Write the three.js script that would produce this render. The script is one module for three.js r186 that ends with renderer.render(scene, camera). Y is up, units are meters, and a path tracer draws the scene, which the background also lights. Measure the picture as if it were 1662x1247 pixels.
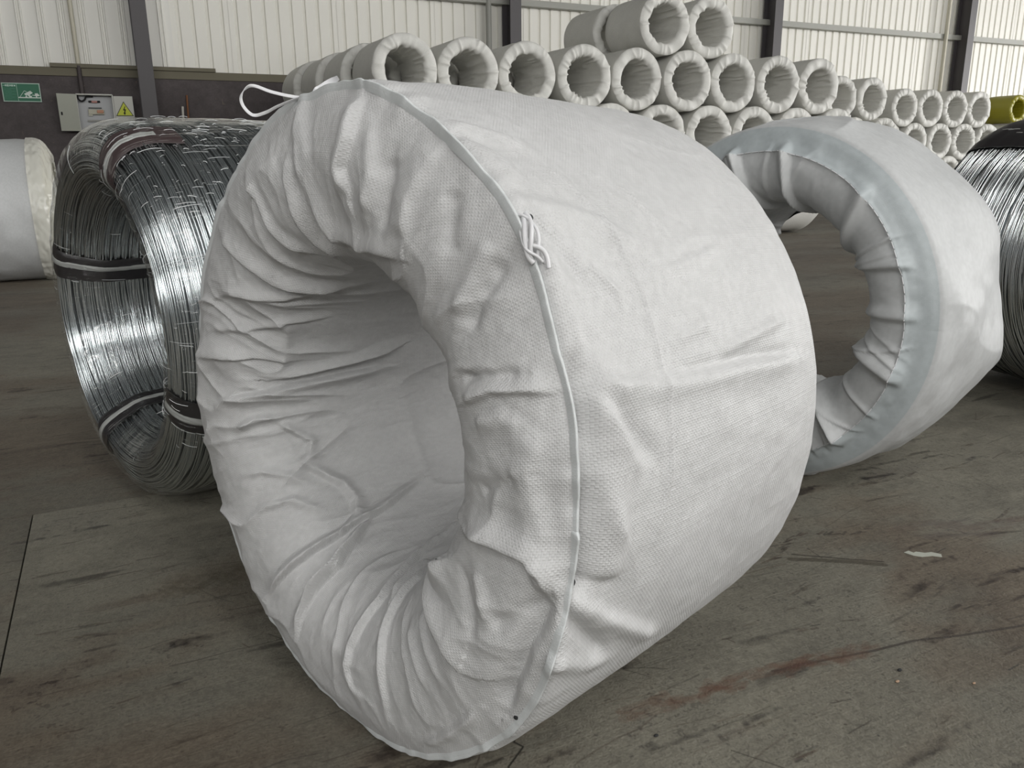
import * as THREE from 'three';
import { mergeGeometries } from 'three/addons/utils/BufferGeometryUtils.js';
import { RoundedBoxGeometry } from 'three/addons/geometries/RoundedBoxGeometry.js';
import { RectAreaLightUniformsLib } from 'three/addons/lights/RectAreaLightUniformsLib.js';

// ------------------------------------------------------------------ camera, light, exposure
const D2R = Math.PI / 180;
const scene = new THREE.Scene();
scene.background = new THREE.Color(0.75, 0.8, 0.85);
const renderer = new THREE.WebGLRenderer({ antialias: true });
renderer.toneMapping = THREE.LinearToneMapping;
renderer.toneMappingExposure = 1.0;
renderer.shadowMap.enabled = true;
RectAreaLightUniformsLib.init();

const camera = new THREE.PerspectiveCamera(2 * Math.atan(623.5 / 1320) / D2R, 1662 / 1247, 0.05, 200);
camera.position.set(0, 0.85, 0);
camera.rotation.order = 'YXZ';
camera.rotation.set(-15.3 * D2R, -25.6 * D2R, -0.6 * D2R);

// room box: x from XA to XB, z from ZA (back wall) to ZB (long window wall behind the camera)
const XA = -14, XB = 37, ZA = -16, ZB = 8.5, YT = 8.6;
const DAY = new THREE.Color(1.0, 0.99, 0.972);
const SIDE_L = 6.0, END_L = 11, ROOF_L = 7.2;      // radiance of the translucent daylight sheets

// ------------------------------------------------------------------ helpers
let seed = 7;
const rnd = () => { seed = (seed * 1664525 + 1013904223) >>> 0; return seed / 4294967296; };
const rr = (a, b) => a + (b - a) * rnd();
const clamp = (x, a, b) => Math.min(b, Math.max(a, x));
const sstep = (a, b, x) => { const t = clamp((x - a) / (b - a), 0, 1); return t * t * (3 - 2 * t); };
function hash(x, y, s) { let h = Math.imul(x, 374761393) ^ Math.imul(y, 668265263) ^ Math.imul(s, 1274126177); h = Math.imul(h ^ (h >>> 13), 1274126177); return ((h ^ (h >>> 16)) >>> 0) / 4294967296; }
// smooth value noise in -1..1; px, py = whole-number periods (0: none)
function vn(x, y, s = 0, px = 0, py = 0) {
  const xi = Math.floor(x), yi = Math.floor(y), fx = x - xi, fy = y - yi;
  const u = fx * fx * (3 - 2 * fx), v = fy * fy * (3 - 2 * fy);
  const wx = (k) => (px ? ((k % px) + px) % px : k), wy = (k) => (py ? ((k % py) + py) % py : k);
  const a = hash(wx(xi), wy(yi), s), b = hash(wx(xi + 1), wy(yi), s), c = hash(wx(xi), wy(yi + 1), s), d = hash(wx(xi + 1), wy(yi + 1), s);
  return 2 * (a + (b - a) * u + (c - a) * v + (a - b - c + d) * u * v) - 1;
}
const taken = {};
function numbered(name) { const n = taken[name] = (taken[name] ?? -1) + 1; return n ? `${name}_${String(n).padStart(3, '0')}` : name; }
function mesh(name, geo, mat, parent, label) {
  const m = new THREE.Mesh(geo, mat); m.name = parent && parent !== scene ? name : numbered(name);
  m.castShadow = m.receiveShadow = true;
  if (label) m.userData.label = label;
  (parent || scene).add(m); return m;
}
function thing(name, label, category, pos = [0, 0, 0], turn = 0, group) {
  const o = new THREE.Group(); o.name = numbered(name); o.position.set(...pos); o.rotation.y = turn;
  o.userData = { label, category }; if (group) o.userData.group = group;
  scene.add(o); return o;
}
function tag(o, label, category, group, kind) { o.userData.label = label; if (category) o.userData.category = category; if (group) o.userData.group = group; if (kind) o.userData.kind = kind; return o; }
function structure(name, label) { const o = new THREE.Group(); o.name = name; o.userData = { kind: 'structure', label }; scene.add(o); return o; }
function box(w, h, d, x = 0, y = 0, z = 0) { const g = new THREE.BoxGeometry(w, h, d); g.translate(x, y, z); return g; }
function rbox(w, h, d, r, x = 0, y = 0, z = 0) { const g = new RoundedBoxGeometry(w, h, d, 2, r); g.translate(x, y, z); return g; }
function rod(a, b, r, n = 8) { return new THREE.TubeGeometry(new THREE.LineCurve3(new THREE.Vector3(...a), new THREE.Vector3(...b)), 1, r, n); }
const std = (c, roughness, o = {}) => { const m = new THREE.MeshStandardMaterial({ roughness, side: THREE.DoubleSide, ...o }); m.color.setRGB(...c); return m; };
const phys = (c, roughness, o = {}) => { const m = new THREE.MeshPhysicalMaterial({ roughness, side: THREE.DoubleSide, ...o }); m.color.setRGB(...c); return m; };
function dataTex(n, fn, srgb, m = n) {
  const d = new Uint8Array(n * m * 4);
  for (let j = 0; j < m; j++) for (let i = 0; i < n; i++) { const c = fn(i, j), k = 4 * (j * n + i); if (typeof c === 'number') { d[k] = d[k + 1] = d[k + 2] = clamp(c, 0, 1) * 255; } else { d[k] = c[0]; d[k + 1] = c[1]; d[k + 2] = c[2]; } d[k + 3] = 255; }
  const t = new THREE.DataTexture(d, n, m); t.wrapS = t.wrapT = THREE.RepeatWrapping; t.magFilter = t.minFilter = THREE.LinearFilter;
  if (srgb) t.colorSpace = THREE.SRGBColorSpace; t.needsUpdate = true; return t;
}
// open profile of [a, rho] points -> Catmull-Rom, by arc length
function curve(pts) {
  const q = [[2 * pts[0][0] - pts[1][0], 2 * pts[0][1] - pts[1][1]], ...pts, [2 * pts.at(-1)[0] - pts.at(-2)[0], 2 * pts.at(-1)[1] - pts.at(-2)[1]]];
  const o = [], f = (a, b, c, d, t) => 0.5 * (2 * b + (c - a) * t + (2 * a - 5 * b + 4 * c - d) * t * t + (3 * b - a - 3 * c + d) * t * t * t);
  for (let i = 1; i < q.length - 2; i++) for (let k = 0; k < 40; k++) { const t = k / 40; o.push([f(q[i - 1][0], q[i][0], q[i + 1][0], q[i + 2][0], t), f(q[i - 1][1], q[i][1], q[i + 1][1], q[i + 2][1], t)]); }
  o.push(pts.at(-1).slice()); const s = [0];
  for (let i = 1; i < o.length; i++) s.push(s[i - 1] + Math.hypot(o[i][0] - o[i - 1][0], o[i][1] - o[i - 1][1]));
  const length = s.at(-1); let c = 0;
  return { length, at(x) { x = clamp(x, 0, length); while (c > 0 && s[c] > x) c--; while (c < s.length - 2 && s[c + 1] < x) c++; const t = (x - s[c]) / (s[c + 1] - s[c] || 1); return [o[c][0] + (o[c + 1][0] - o[c][0]) * t, o[c][1] + (o[c + 1][1] - o[c][1]) * t]; } };
}
// the section of a bagged coil: s = 0 at the front rim, s > 0 back over the outside, s < 0 over the end into the bore
function section(outer, inner) {
  const o = curve(outer), i = curve(inner);
  const at = (s) => (s >= 0 ? o.at(s) : i.at(-s));
  return { at, max: o.length, min: -i.length, normal(s) { const e = 0.004, p = at(clamp(s - e, -i.length, o.length)), q = at(clamp(s + e, -i.length, o.length)), dx = q[0] - p[0], dy = q[1] - p[1], l = Math.hypot(dx, dy) || 1; return [-dy / l, dx / l]; } };
}
// sheet over a section of revolution. Coil axes: +x of the group is away along the axis, +y up, +z the near side.
// theta 0 = +z, 90 = up. disp(theta, s) -> metres outwards. Returns {geometry(s0, s1)}
function sheet(sec, rows, nT, h0, disp, rim, lean = 0) {
  const nS = rows.length, P = new Float32Array(nS * (nT + 1) * 3), N = new Float32Array(P.length), U = new Float32Array(nS * (nT + 1) * 2);
  for (let j = 0; j < nS; j++) {
    const s = rows[j], [a, r] = sec.at(s), [na, nr] = sec.normal(s);
    for (let i = 0; i <= nT; i++) {
      const th = (i % nT) / nT * 2 * Math.PI, d = disp(th, s, a, r), ro = r + (rim ? rim(th, s) : 0) + nr * d, k = 3 * (j * (nT + 1) + i);
      const y = ro * Math.sin(th);
      P[k] = a + na * d + lean * y; P[k + 1] = Math.max(0.0015 + 0.0008 * (1 + vn(s * 60, th * 30, 3)), h0 + y); P[k + 2] = ro * Math.cos(th);
      U[2 * (k / 3)] = i / nT * 2 * Math.PI * 0.42; U[2 * (k / 3) + 1] = s;
    }
  }
  const id = (j, i) => 3 * (clamp(j, 0, nS - 1) * (nT + 1) + ((i % nT) + nT) % nT);
  for (let j = 0; j < nS; j++) for (let i = 0; i <= nT; i++) {
    const A = id(j, i - 1), B = id(j, i + 1), C = id(j - 1, i), E = id(j + 1, i), k = 3 * (j * (nT + 1) + i);
    const ux = P[B] - P[A], uy = P[B + 1] - P[A + 1], uz = P[B + 2] - P[A + 2], vx = P[E] - P[C], vy = P[E + 1] - P[C + 1], vz = P[E + 2] - P[C + 2];
    let x = vy * uz - vz * uy, y = vz * ux - vx * uz, z = vx * uy - vy * ux; const l = Math.hypot(x, y, z) || 1;
    N[k] = x / l; N[k + 1] = y / l; N[k + 2] = z / l;
  }
  return {
    P, nT, rows,
    geometry(j0, j1) {
      const g = new THREE.BufferGeometry(), w = nT + 1, a = j0 * w, b = (j1 + 1) * w, ix = [];
      g.setAttribute('position', new THREE.BufferAttribute(P.slice(3 * a, 3 * b), 3));
      g.setAttribute('normal', new THREE.BufferAttribute(N.slice(3 * a, 3 * b), 3));
      g.setAttribute('uv', new THREE.BufferAttribute(U.slice(2 * a, 2 * b), 2));
      for (let j = 0; j < j1 - j0; j++) for (let i = 0; i < nT; i++) { const p = j * w + i; ix.push(p, p + w, p + 1, p + 1, p + w, p + w + 1); }
      g.setIndex(ix); return g;
    },
  };
}
const range = (a, b, n) => Array.from({ length: n + 1 }, (_, i) => a + (b - a) * i / n);

// ------------------------------------------------------------------ surfaces
// plain weave of flat plastic tape: 32 x 32 tapes of 2.6 mm
const weave = dataTex(512, (i, j) => {
  const ci = Math.floor(i / 16), cj = Math.floor(j / 16), fx = (i % 16 + 0.5) / 16, fy = (j % 16 + 0.5) / 16, over = (ci + cj) % 2;
  const jit = 0.16 * (hash(ci, 0, 5) + hash(cj, 1, 5) + hash(ci, cj, 6) - 1.5);
  const e = over ? Math.sin(Math.PI * fx) ** 0.7 : Math.sin(Math.PI * fy) ** 0.7, l = over ? Math.sin(Math.PI * fy) : Math.sin(Math.PI * fx);
  return 0.45 + 0.42 * (over ? 1 : 0.35) * e * (0.55 + 0.45 * l) + jit;
}, false);
const weaveOf = (size) => { const t = weave.clone(); t.repeat.set(1 / size, 1 / size); t.needsUpdate = true; return t; };
const clothMap = dataTex(256, (i, j) => { const v = 238 + 5 * vn(i / 3, j / 3, 11, 85, 85) + 3 * vn(i / 32, j / 32, 12, 8, 8); return [v, v, v - 1]; }, true);
clothMap.repeat.set(1 / 0.6, 1 / 0.6);
const M = {};
M.cloth = phys([0.565, 0.565, 0.568], 0.52, { map: clothMap, bumpMap: weaveOf(0.0832), bumpScale: 0.0012, specularIntensity: 0.6 });
M.hem = phys([0.54, 0.56, 0.56], 0.5, { bumpMap: weaveOf(0.06), bumpScale: 0.0004 });
M.thin = phys([0.52, 0.53, 0.535], 0.5, { map: clothMap, bumpMap: weaveOf(0.05), bumpScale: 0.0003 });
M.liner = phys([0.44, 0.48, 0.495], 0.42, { map: clothMap, bumpMap: weaveOf(0.05), bumpScale: 0.0003 });
M.rollCloth = phys([0.80, 0.795, 0.755], 0.55, { map: clothMap });
M.rollEnd = M.rollCloth;
M.cord = phys([0.60, 0.60, 0.61], 0.4);
M.dark = std([0.012, 0.012, 0.012], 0.8);
M.wire = std([0.68, 0.71, 0.72], 0.22, { metalness: 1 });
M.band = phys([0.016, 0.014, 0.015], 0.38);
M.pad = phys([0.045, 0.028, 0.028], 0.42);
M.strapWhite = phys([0.33, 0.335, 0.32], 0.35);
const filmBump = dataTex(512, (i, j) => {                           // stretch-wrap creases run along the coil axis (v)
  let h = 0.5 + 0.12 * vn(i / 32, j / 128, 21, 16, 4);
  const c = vn(i / 5, j / 64, 22, 102, 8), e = vn(i / 2.5, j / 40, 23, 205, 13);
  if (c > 0.55) h += (c - 0.55) * 1.1; if (e > 0.6) h += (e - 0.6) * 0.7;
  return h;
}, false);
filmBump.repeat.set(1 / 0.45, 1 / 0.45);
M.film = phys([0.97, 0.98, 0.98], 0.1, { transmission: 1, thickness: 0, ior: 1.45, bumpMap: filmBump, bumpScale: 0.004 });
M.filmCrease = phys([0.9, 0.92, 0.92], 0.12, { transmission: 0.4, thickness: 0, ior: 1.45 });
M.filmCrumple = phys([0.86, 0.85, 0.78], 0.25, { transmission: 0.55, thickness: 0, ior: 1.45 });

// ------------------------------------------------------------------ floor
const FS = 3.2, FX0 = -0.275, FZ0 = -2.24;                          // the near slab, bounded by saw cuts
function paintFloor(n, near) {
  const cv = document.createElement('canvas'); cv.width = cv.height = n; const c = cv.getContext('2d');
  const img = c.createImageData(n, n), d = img.data, q = FS / n, per = (f) => Math.round(f * FS);
  const S = near ? 100 : 200;
  const grid = (f, s, sx = 1) => { const p = Math.max(1, Math.round(f * sx * FS)), r = Math.max(1, Math.round(f * FS)); return (x, y) => vn(x / FS * p, y / FS * r, s + S, p, r); };
  const A = grid(1.2, 1), B = grid(3.5, 2, 0.6), C = grid(9, 3, 0.45), E = grid(26, 4, 0.5), F = grid(90, 5), G = grid(300, 6), H2 = grid(0.9, 7), I = grid(5, 8, 0.25), J = grid(60, 9, 0.12), K = grid(14, 10, 0.15);
  for (let j = 0; j < n; j++) for (let i = 0; i < n; i++) {
    const x = (i + 0.5) * q, y = (j + 0.5) * q;
    const wx = x + 0.05 * C(x, y), wy = y + 0.05 * B(x, y) ;
    const big = A(wx, wy), mid = B(wx, wy), sm = C(x, y), fine = E(x, y), gr = F(x, y), g2 = G(x, y);
    let r = 105, g = 102, b = 91; const pit = sstep(0.55, 0.95, gr * 0.7 + g2 * 0.5 + 0.25 * sm), v = 7 * big + 7 * mid + 6 * sm + 8 * fine + 7 * gr + 9 * g2 - 30 * pit;
    r += v; g += v; b += v * 0.9;
    const st = sstep(0.05, 0.62, H2(wx, wy) * 0.6 + mid * 0.45 + fine * 0.2);              // brown oil stains
    r += st * (-21); g += st * (-26); b += st * (-26);
    const dk = 0.7 * sstep(0.3, 0.9, I(wx, wy) * 0.5 + sm * 0.35 + fine * 0.35 + gr * 0.2);                  // grey rubbed-in tyre and drag marks
    r -= dk * 26; g -= dk * 26; b -= dk * 22;
    const sk = sstep(0.5, 0.95, J(x, wy) * 0.65 + K(x, wy) * 0.4 + fine * 0.3 + gr * 0.15); r -= sk * 40; g -= sk * 40; b -= sk * 36;
    const k = 4 * (j * n + i); d[k] = clamp(r, 0, 255); d[k + 1] = clamp(g, 0, 255); d[k + 2] = clamp(b, 0, 255); d[k + 3] = 255;
  }
  c.putImageData(img, 0, 0);
  const px = 1 / q;
  const stroke = (pts, w, col, al) => { c.globalAlpha = al; c.strokeStyle = col; c.lineWidth = w * px; c.lineCap = 'round'; c.lineJoin = 'round'; for (const ox of near ? [0] : [-n, 0, n]) for (const oy of near ? [0] : [-n, 0, n]) { c.beginPath(); pts.forEach(([x, z], i) => (i ? c.lineTo(x * px + ox, z * px + oy) : c.moveTo(x * px + ox, z * px + oy))); c.stroke(); } };
  const jag = (x0, z0, x1, z1, m, a) => range(0, 1, m).map((t) => [x0 + (x1 - x0) * t + rr(-a, a), z0 + (z1 - z0) * t + rr(-a, a)]);
  const cols = ['#2a2620', '#3a3129', '#23211d', '#4a4136', '#332a22'];
  for (let k = 0; k < 1500; k++) {                                    // scratches: mostly along the hall, some across
    const x = rnd() * FS, z = rnd() * FS, l = 0.012 + 0.2 * rnd() ** 3, a = rnd() < 0.78 ? rr(-0.28, 0.22) : rnd() < 0.6 ? rr(0.7, 1.3) : rr(-1.5, 1.5);
    stroke(jag(x, z, x + l * Math.cos(a), z + l * Math.sin(a), 4, l * 0.02), rr(0.0008, 0.003), cols[k % 5], rr(0.2, 0.8));
  }
  for (let k = 0; k < 230; k++) {                                     // ragged chips and smears made of many short strokes
    const x = rnd() * FS, z = rnd() * FS, a = rr(-0.3, 0.25), L = rr(0.04, 0.2);
    for (let m = 0; m < 14; m++) { const t = rnd() * L, y = rr(-0.007, 0.007), l = rr(0.008, 0.035); stroke([[x + t * Math.cos(a) - y * Math.sin(a), z + t * Math.sin(a) + y * Math.cos(a)], [x + (t + l) * Math.cos(a) - y * Math.sin(a), z + (t + l) * Math.sin(a) + y * Math.cos(a)]], rr(0.001, 0.005), cols[m % 5], rr(0.15, 0.5)); }
  }
  for (let k = 0; k < 2600; k++) { const x = rnd() * FS, z = rnd() * FS; stroke([[x, z], [x + rr(-0.004, 0.004), z + rr(-0.003, 0.003)]], rr(0.0012, 0.004), cols[k % 5], rr(0.2, 0.7)); }
  if (near) {
    const W = (pts) => pts.map(([x, z]) => [x - FX0, z - FZ0]);
    stroke(W([[0.926, -0.906], [1.02, -0.892], [1.13, -0.872], [1.22, -0.862], [1.3, -0.838], [1.43, -0.808], [1.7, -0.77]]), 0.006, '#2f2924', 0.75);   // long drag line
    stroke(W([[0.46, -0.964], [0.45, -0.945], [0.458, -0.93], [0.438, -0.915], [0.42, -0.902], [0.41, -0.87], [0.39, -0.84]]), 0.0025, '#15130f', 0.9);     // hairline crack
    stroke(W([[1.25, -1.2], [1.3, -1.17], [1.36, -1.13], [1.41, -1.09]]), 0.016, '#332f25', 0.6); stroke(W([[1.27, -1.215], [1.34, -1.16], [1.42, -1.1]]), 0.006, '#26221b', 0.6);
    for (let k = 0; k < 46; k++) { const t = rnd(); stroke(W([[1.12 + 0.42 * t + rr(-0.01, 0.01), -1.24 - 0.02 * t + 0.03 * Math.sin(t * 9)], [1.13 + 0.42 * t + rr(0, 0.02), -1.24 - 0.02 * t + 0.03 * Math.sin(t * 9) + rr(-0.01, 0.01)]]), rr(0.002, 0.007), cols[k % 5], 0.5); }
    for (let k = 0; k < 60; k++) { const t = rnd(); stroke(W([[0.62 + 0.5 * t + rr(-0.02, 0.02), -0.93 + 0.05 * t + rr(-0.02, 0.02)], [0.66 + 0.5 * t + rr(-0.02, 0.03), -0.93 + 0.05 * t + rr(-0.02, 0.02)]]), rr(0.006, 0.02), '#4d3526', 0.16); }
    for (let k = 0; k < 70; k++) { const t = rnd(), y = rr(-0.05, 0.05); stroke(W([[1.55 + 0.5 * t, -1.2 + 0.2 * t + y], [1.6 + 0.5 * t, -1.19 + 0.2 * t + y]]), rr(0.008, 0.03), k % 2 ? '#4b3a33' : '#453b3d', 0.14); }
    for (let k = 0; k < 40; k++) { const t = rnd(); stroke(W([[-0.05 + 0.3 * t + rr(-0.02, 0.02), -1.68 + rr(-0.05, 0.05)], [0 + 0.3 * t, -1.68 + rr(-0.05, 0.05)]]), rr(0.006, 0.02), '#3a3026', 0.16); }
  }
  const t = new THREE.CanvasTexture(cv); t.colorSpace = THREE.SRGBColorSpace; t.wrapS = t.wrapT = THREE.RepeatWrapping; t.flipY = false; return t;
}
const floorNear = paintFloor(2048, true), floorFar = paintFloor(1536, false);
const floorBump = dataTex(512, (i, j) => 0.5 + 0.2 * vn(i / 8, j / 8, 31, 64, 64) + 0.2 * vn(i / 2, j / 2, 32, 256, 256) + 0.15 * vn(i / 40, j / 3, 33, 13, 171), false);
floorBump.repeat.set(6, 6);
const fbFar = floorBump;
M.floorNear = std([1, 1, 1], 0.62, { map: floorNear, bumpMap: floorBump, bumpScale: 0.0012 });
M.floorFar = std([1, 1, 1], 0.62, { map: floorFar, bumpMap: fbFar, bumpScale: 0.0012 });
const floor = structure('floor', 'worn greenish grey concrete floor with scratches and brown stains');
function slab(x0, x1, z0, z1, mat, label) {
  const c = 0.0016, g = new THREE.BoxGeometry(x1 - x0 - 2 * c, 0.2, z1 - z0 - 2 * c); g.translate((x0 + x1) / 2, -0.1, (z0 + z1) / 2);
  const p = g.attributes.position, u = g.attributes.uv; for (let i = 0; i < p.count; i++) u.setXY(i, (p.getX(i) - FX0) / FS, (p.getZ(i) - FZ0) / FS);
  mesh('floor_slab', g, mat, floor, label);
}
slab(FX0, FX0 + FS, FZ0, FZ0 + FS, M.floorNear);
slab(XA, XB, ZA, FZ0, M.floorFar); slab(XA, FX0, FZ0, ZB, M.floorFar); slab(FX0 + FS, XB, FZ0, ZB, M.floorFar); slab(FX0, FX0 + FS, FZ0 + FS, ZB, M.floorFar);
mesh('floor_bed', box(XB - XA, 0.1, ZB - ZA, (XA + XB) / 2, -0.17, (ZA + ZB) / 2), std([0.02, 0.018, 0.016], 0.95), floor);

// ------------------------------------------------------------------ walls, roof, daylight sheets
const paint = dataTex(512, (i, j) => { let v = 6 * vn(i / 64, j / 64, 41, 8, 8) + 5 * vn(i / 12, j / 12, 42, 43, 43) + 4 * vn(i / 3, j / 3, 43, 171, 171); const s = vn(i / 9, j / 14, 44, 57, 37); let r = 80 + v, g = 73 + v, b = 73 + v; if (s > 0.86) { const t = (s - 0.86) * 5; r += 40 * t; g += 34 * t; b += 22 * t; } return [r, g, b]; }, true);
paint.repeat.set(1 / 3, 1 / 3);
M.dado = std([1, 1, 1], 0.7, { map: paint });
M.sill = std([0.16, 0.145, 0.10], 0.7);
M.sheetMetal = std([0.86, 0.845, 0.775], 0.45);
M.sheetOld = std([0.82, 0.81, 0.755], 0.45);
M.steel = std([0.085, 0.078, 0.082], 0.5);
M.girt = std([0.36, 0.36, 0.325], 0.5);
M.pipe = std([0.60, 0.57, 0.46], 0.45);
M.roofSheet = std([0.16, 0.165, 0.17], 0.6);
M.innerWall = std([0.5, 0.5, 0.46], 0.6);
const wb = structure('wall_back', 'cream ribbed steel cladding above a dark painted low wall');
function planeUv(g, k = 1) { const p = g.attributes.position, u = g.attributes.uv; for (let i = 0; i < p.count; i++) u.setXY(i, p.getX(i) * k, p.getY(i) * k); return g; }
mesh('low_wall', planeUv(box(XB - XA, 2.28, 0.24, (XA + XB) / 2, 1.14, ZA - 0.09)), M.dado, wb, 'dark brown-grey painted masonry wall');
mesh('sill', box(XB - XA, 0.13, 0.3, (XA + XB) / 2, 2.345, ZA - 0.09), M.sill, wb, 'olive brown flashing on top of the low wall');
mesh('backing', box(XB - XA, YT - 2.4, 0.06, (XA + XB) / 2, (YT + 2.4) / 2, ZA - 0.12), M.innerWall, wb);
function panelGeo(w, ribs, step, kind) {                             // one cladding sheet: flat pans between trapezoid ribs
  const prof = [], zb = -0.03; let x = 0; prof.push([0, zb]);
  for (let k = 0; k < ribs; k++) {
    const c = (k + 0.5) * step;
    if (kind) prof.push([c - 0.05, zb], [c - 0.042, zb + 0.03], [c - 0.022, zb + 0.03], [c - 0.012, zb + 0.004], [c + 0.012, zb + 0.004], [c + 0.022, zb + 0.03], [c + 0.042, zb + 0.03], [c + 0.05, zb]);
    else prof.push([c - 0.034, zb], [c - 0.022, zb - 0.03], [c + 0.022, zb - 0.03], [c + 0.034, zb]);
    x = c;
  }
  prof.push([w, zb]);
  const s = new THREE.Shape(); prof.forEach(([a, b], i) => (i ? s.lineTo(a, b) : s.moveTo(a, b))); for (let i = prof.length - 1; i >= 0; i--) s.lineTo(prof[i][0], prof[i][1] - 0.002); s.closePath();
  const g = new THREE.ExtrudeGeometry(s, { depth: YT - 2.41, bevelEnabled: false }); g.rotateX(-Math.PI / 2); g.scale(1, 1, -1); 
  const ix = g.index; if (!ix) { const p = g.attributes.position; for (let i = 0; i < p.count; i += 3) { for (const at of Object.values(g.attributes)) { const n = at.itemSize; for (let c = 0; c < n; c++) { const a = at.array[(i + 1) * n + c]; at.array[(i + 1) * n + c] = at.array[(i + 2) * n + c]; at.array[(i + 2) * n + c] = a; } } } }
  g.computeVertexNormals(); return g;
}
const panelA = panelGeo(0.96, 4, 0.24, 0), panelB = panelGeo(0.9, 3, 0.3, 1);
for (let x = XA, k = 0; x < XB - 0.5; k++) {
  const old = x < 0.7, m = mesh('cladding_panel', old ? panelB : panelA, old ? M.sheetOld : M.sheetMetal, wb);
  m.position.set(x, 2.41, ZA + 0.012 * (k % 2 ? 0 : 0.4)); x += old ? 0.9 : 0.96;
}
mesh('ledge_angle', box(2.55, 0.06, 0.09, 0.66, 2.44, ZA + 0.06), M.sill, wb, 'dark steel angle along the sill');
for (const y of [3.92, 5.6]) {
  const s = new THREE.Shape(); s.moveTo(0, -0.06); s.lineTo(0.16, -0.06); s.lineTo(0.16, -0.035); s.lineTo(0.155, -0.035); s.lineTo(0.155, -0.055); s.lineTo(0.006, -0.055); s.lineTo(0.006, 0.055); s.lineTo(0.155, 0.055); s.lineTo(0.155, 0.035); s.lineTo(0.16, 0.035); s.lineTo(0.16, 0.06); s.lineTo(0, 0.06);
  const g = new THREE.ExtrudeGeometry(s, { depth: XB - XA, bevelEnabled: false }); g.rotateY(Math.PI / 2); g.rotateX(0); g.translate(XA, y, ZA + 0.16); mesh('girt', g, M.girt, wb, 'grey steel channel rail across the cladding');
}
for (const cx of [-6.0, 0.79, 7.63, 14.37, 21.02, 27.8, 34.5]) {   // H columns
  const fw = 0.24, dp = 0.4, z1 = ZA + 0.42;
  mesh('column', mergeGeometries([box(fw, YT, 0.016, cx, YT / 2, z1), box(fw, YT, 0.016, cx, YT / 2, z1 - dp + 0.03), box(0.012, YT, dp - 0.03, cx, YT / 2, z1 - dp / 2 + 0.01)]), M.steel, wb, 'dark grey painted steel H column');
}
mesh('conduit_pipe', mergeGeometries([rod([-0.2, 2.42, ZA + 0.06], [-0.2, YT, ZA + 0.06], 0.035)]), M.pipe, wb, 'cream conduit pipe on the cladding');
mesh('conduit_pipe', rod([-0.2, 2.0, ZA + 0.08], [-0.2, 2.44, ZA + 0.08], 0.035), M.dado, wb);
mesh('conduit_pipe', rod([7.17, 0, ZA + 0.14], [7.17, YT, ZA + 0.14], 0.06), M.girt, wb, 'grey downpipe beside a column');
mesh('conduit_pipe', rod([20.35, 0, ZA + 0.2], [20.35, YT, ZA + 0.2], 0.05), M.pipe, wb, 'cream downpipe beside a column');

const wl = structure('wall_left', 'far end wall of the hall'); mesh('wall_left', box(0.2, YT, ZB - ZA, XA - 0.1, YT / 2, (ZA + ZB) / 2), M.roofSheet, wl);
const LIT = (L) => { const m = new THREE.MeshStandardMaterial({ color: 0x222222, roughness: 0.6, side: THREE.DoubleSide }); m.emissive = DAY.clone(); m.emissiveIntensity = L * 0.5; return m; };
const litSide = LIT(SIDE_L), litEnd = LIT(END_L), litRoof = LIT(ROOF_L);
function daylight(w, h, pos, look, L, mat, name) {                  // a translucent daylight sheet: glowing pane plus a light of its size just in front
  const g = structure(name, 'translucent daylight sheet'); g.position.set(...pos); g.rotation.set(...look);
  mesh('pane', box(w, h, 0.02), mat, g);
  const l = new THREE.RectAreaLight(DAY, L, w, h); l.position.set(0, 0, 0.03); l.rotation.y = Math.PI; g.add(l);
}
// long wall behind the camera: daylight band between two solid bands
const wf = structure('wall_front', 'long side wall behind the camera');
const Y0 = 4.2, Y1 = 6.3;
mesh('wall_front', mergeGeometries([box(XB - XA, Y0, 0.2, (XA + XB) / 2, Y0 / 2, ZB + 0.1), box(XB - XA, YT - Y1, 0.2, (XA + XB) / 2, (YT + Y1) / 2, ZB + 0.1)]), M.roofSheet, wf);
let wn = 1;
{ const n = 7, x0 = XA + 0.3, w = (XB - x0) / n; 
  mesh('wall_front', box(x0 - XA, Y1 - Y0, 0.2, (XA + x0) / 2, (Y0 + Y1) / 2, ZB + 0.1), M.roofSheet, wf);
  for (let k = 0; k < n; k++) daylight(w - 0.25, Y1 - Y0, [x0 + (k + 0.5) * w, (Y0 + Y1) / 2, ZB + 0.05], [0, Math.PI, 0], SIDE_L, litSide, `window_${wn++}`);
  for (let k = 0; k <= n; k++) mesh('wall_front', box(0.25, Y1 - Y0, 0.2, clamp(x0 + k * w, XA, XB - 0.12), (Y0 + Y1) / 2, ZB + 0.1), M.roofSheet, wf);
}
const wr = structure('wall_right', 'end wall with a tall daylight opening');
mesh('wall_right', mergeGeometries([box(0.2, YT, 8, XB + 0.1, YT / 2, ZA + 4), box(0.2, YT, 4.5, XB + 0.1, YT / 2, ZB - 2.25), box(0.2, YT - 6, ZB - ZA - 12.5, XB + 0.1, YT / 2 + 3, (ZA + 8 + ZB - 4.5) / 2)]), M.roofSheet, wr);
daylight(12, 6, [XB + 0.02, 3, -2], [0, -Math.PI / 2, 0], END_L, litEnd, `window_${wn++}`);
const ce = structure('ceiling', 'dark steel roof with translucent strips');
const strips = Array.from({ length: 7 }, (_, k) => [-12.4 + 6.8 * k, 1.5]), RZ0 = 2.2, RZ1 = 7.4;   // translucent sheets in the roof slope on the camera's side
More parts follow.
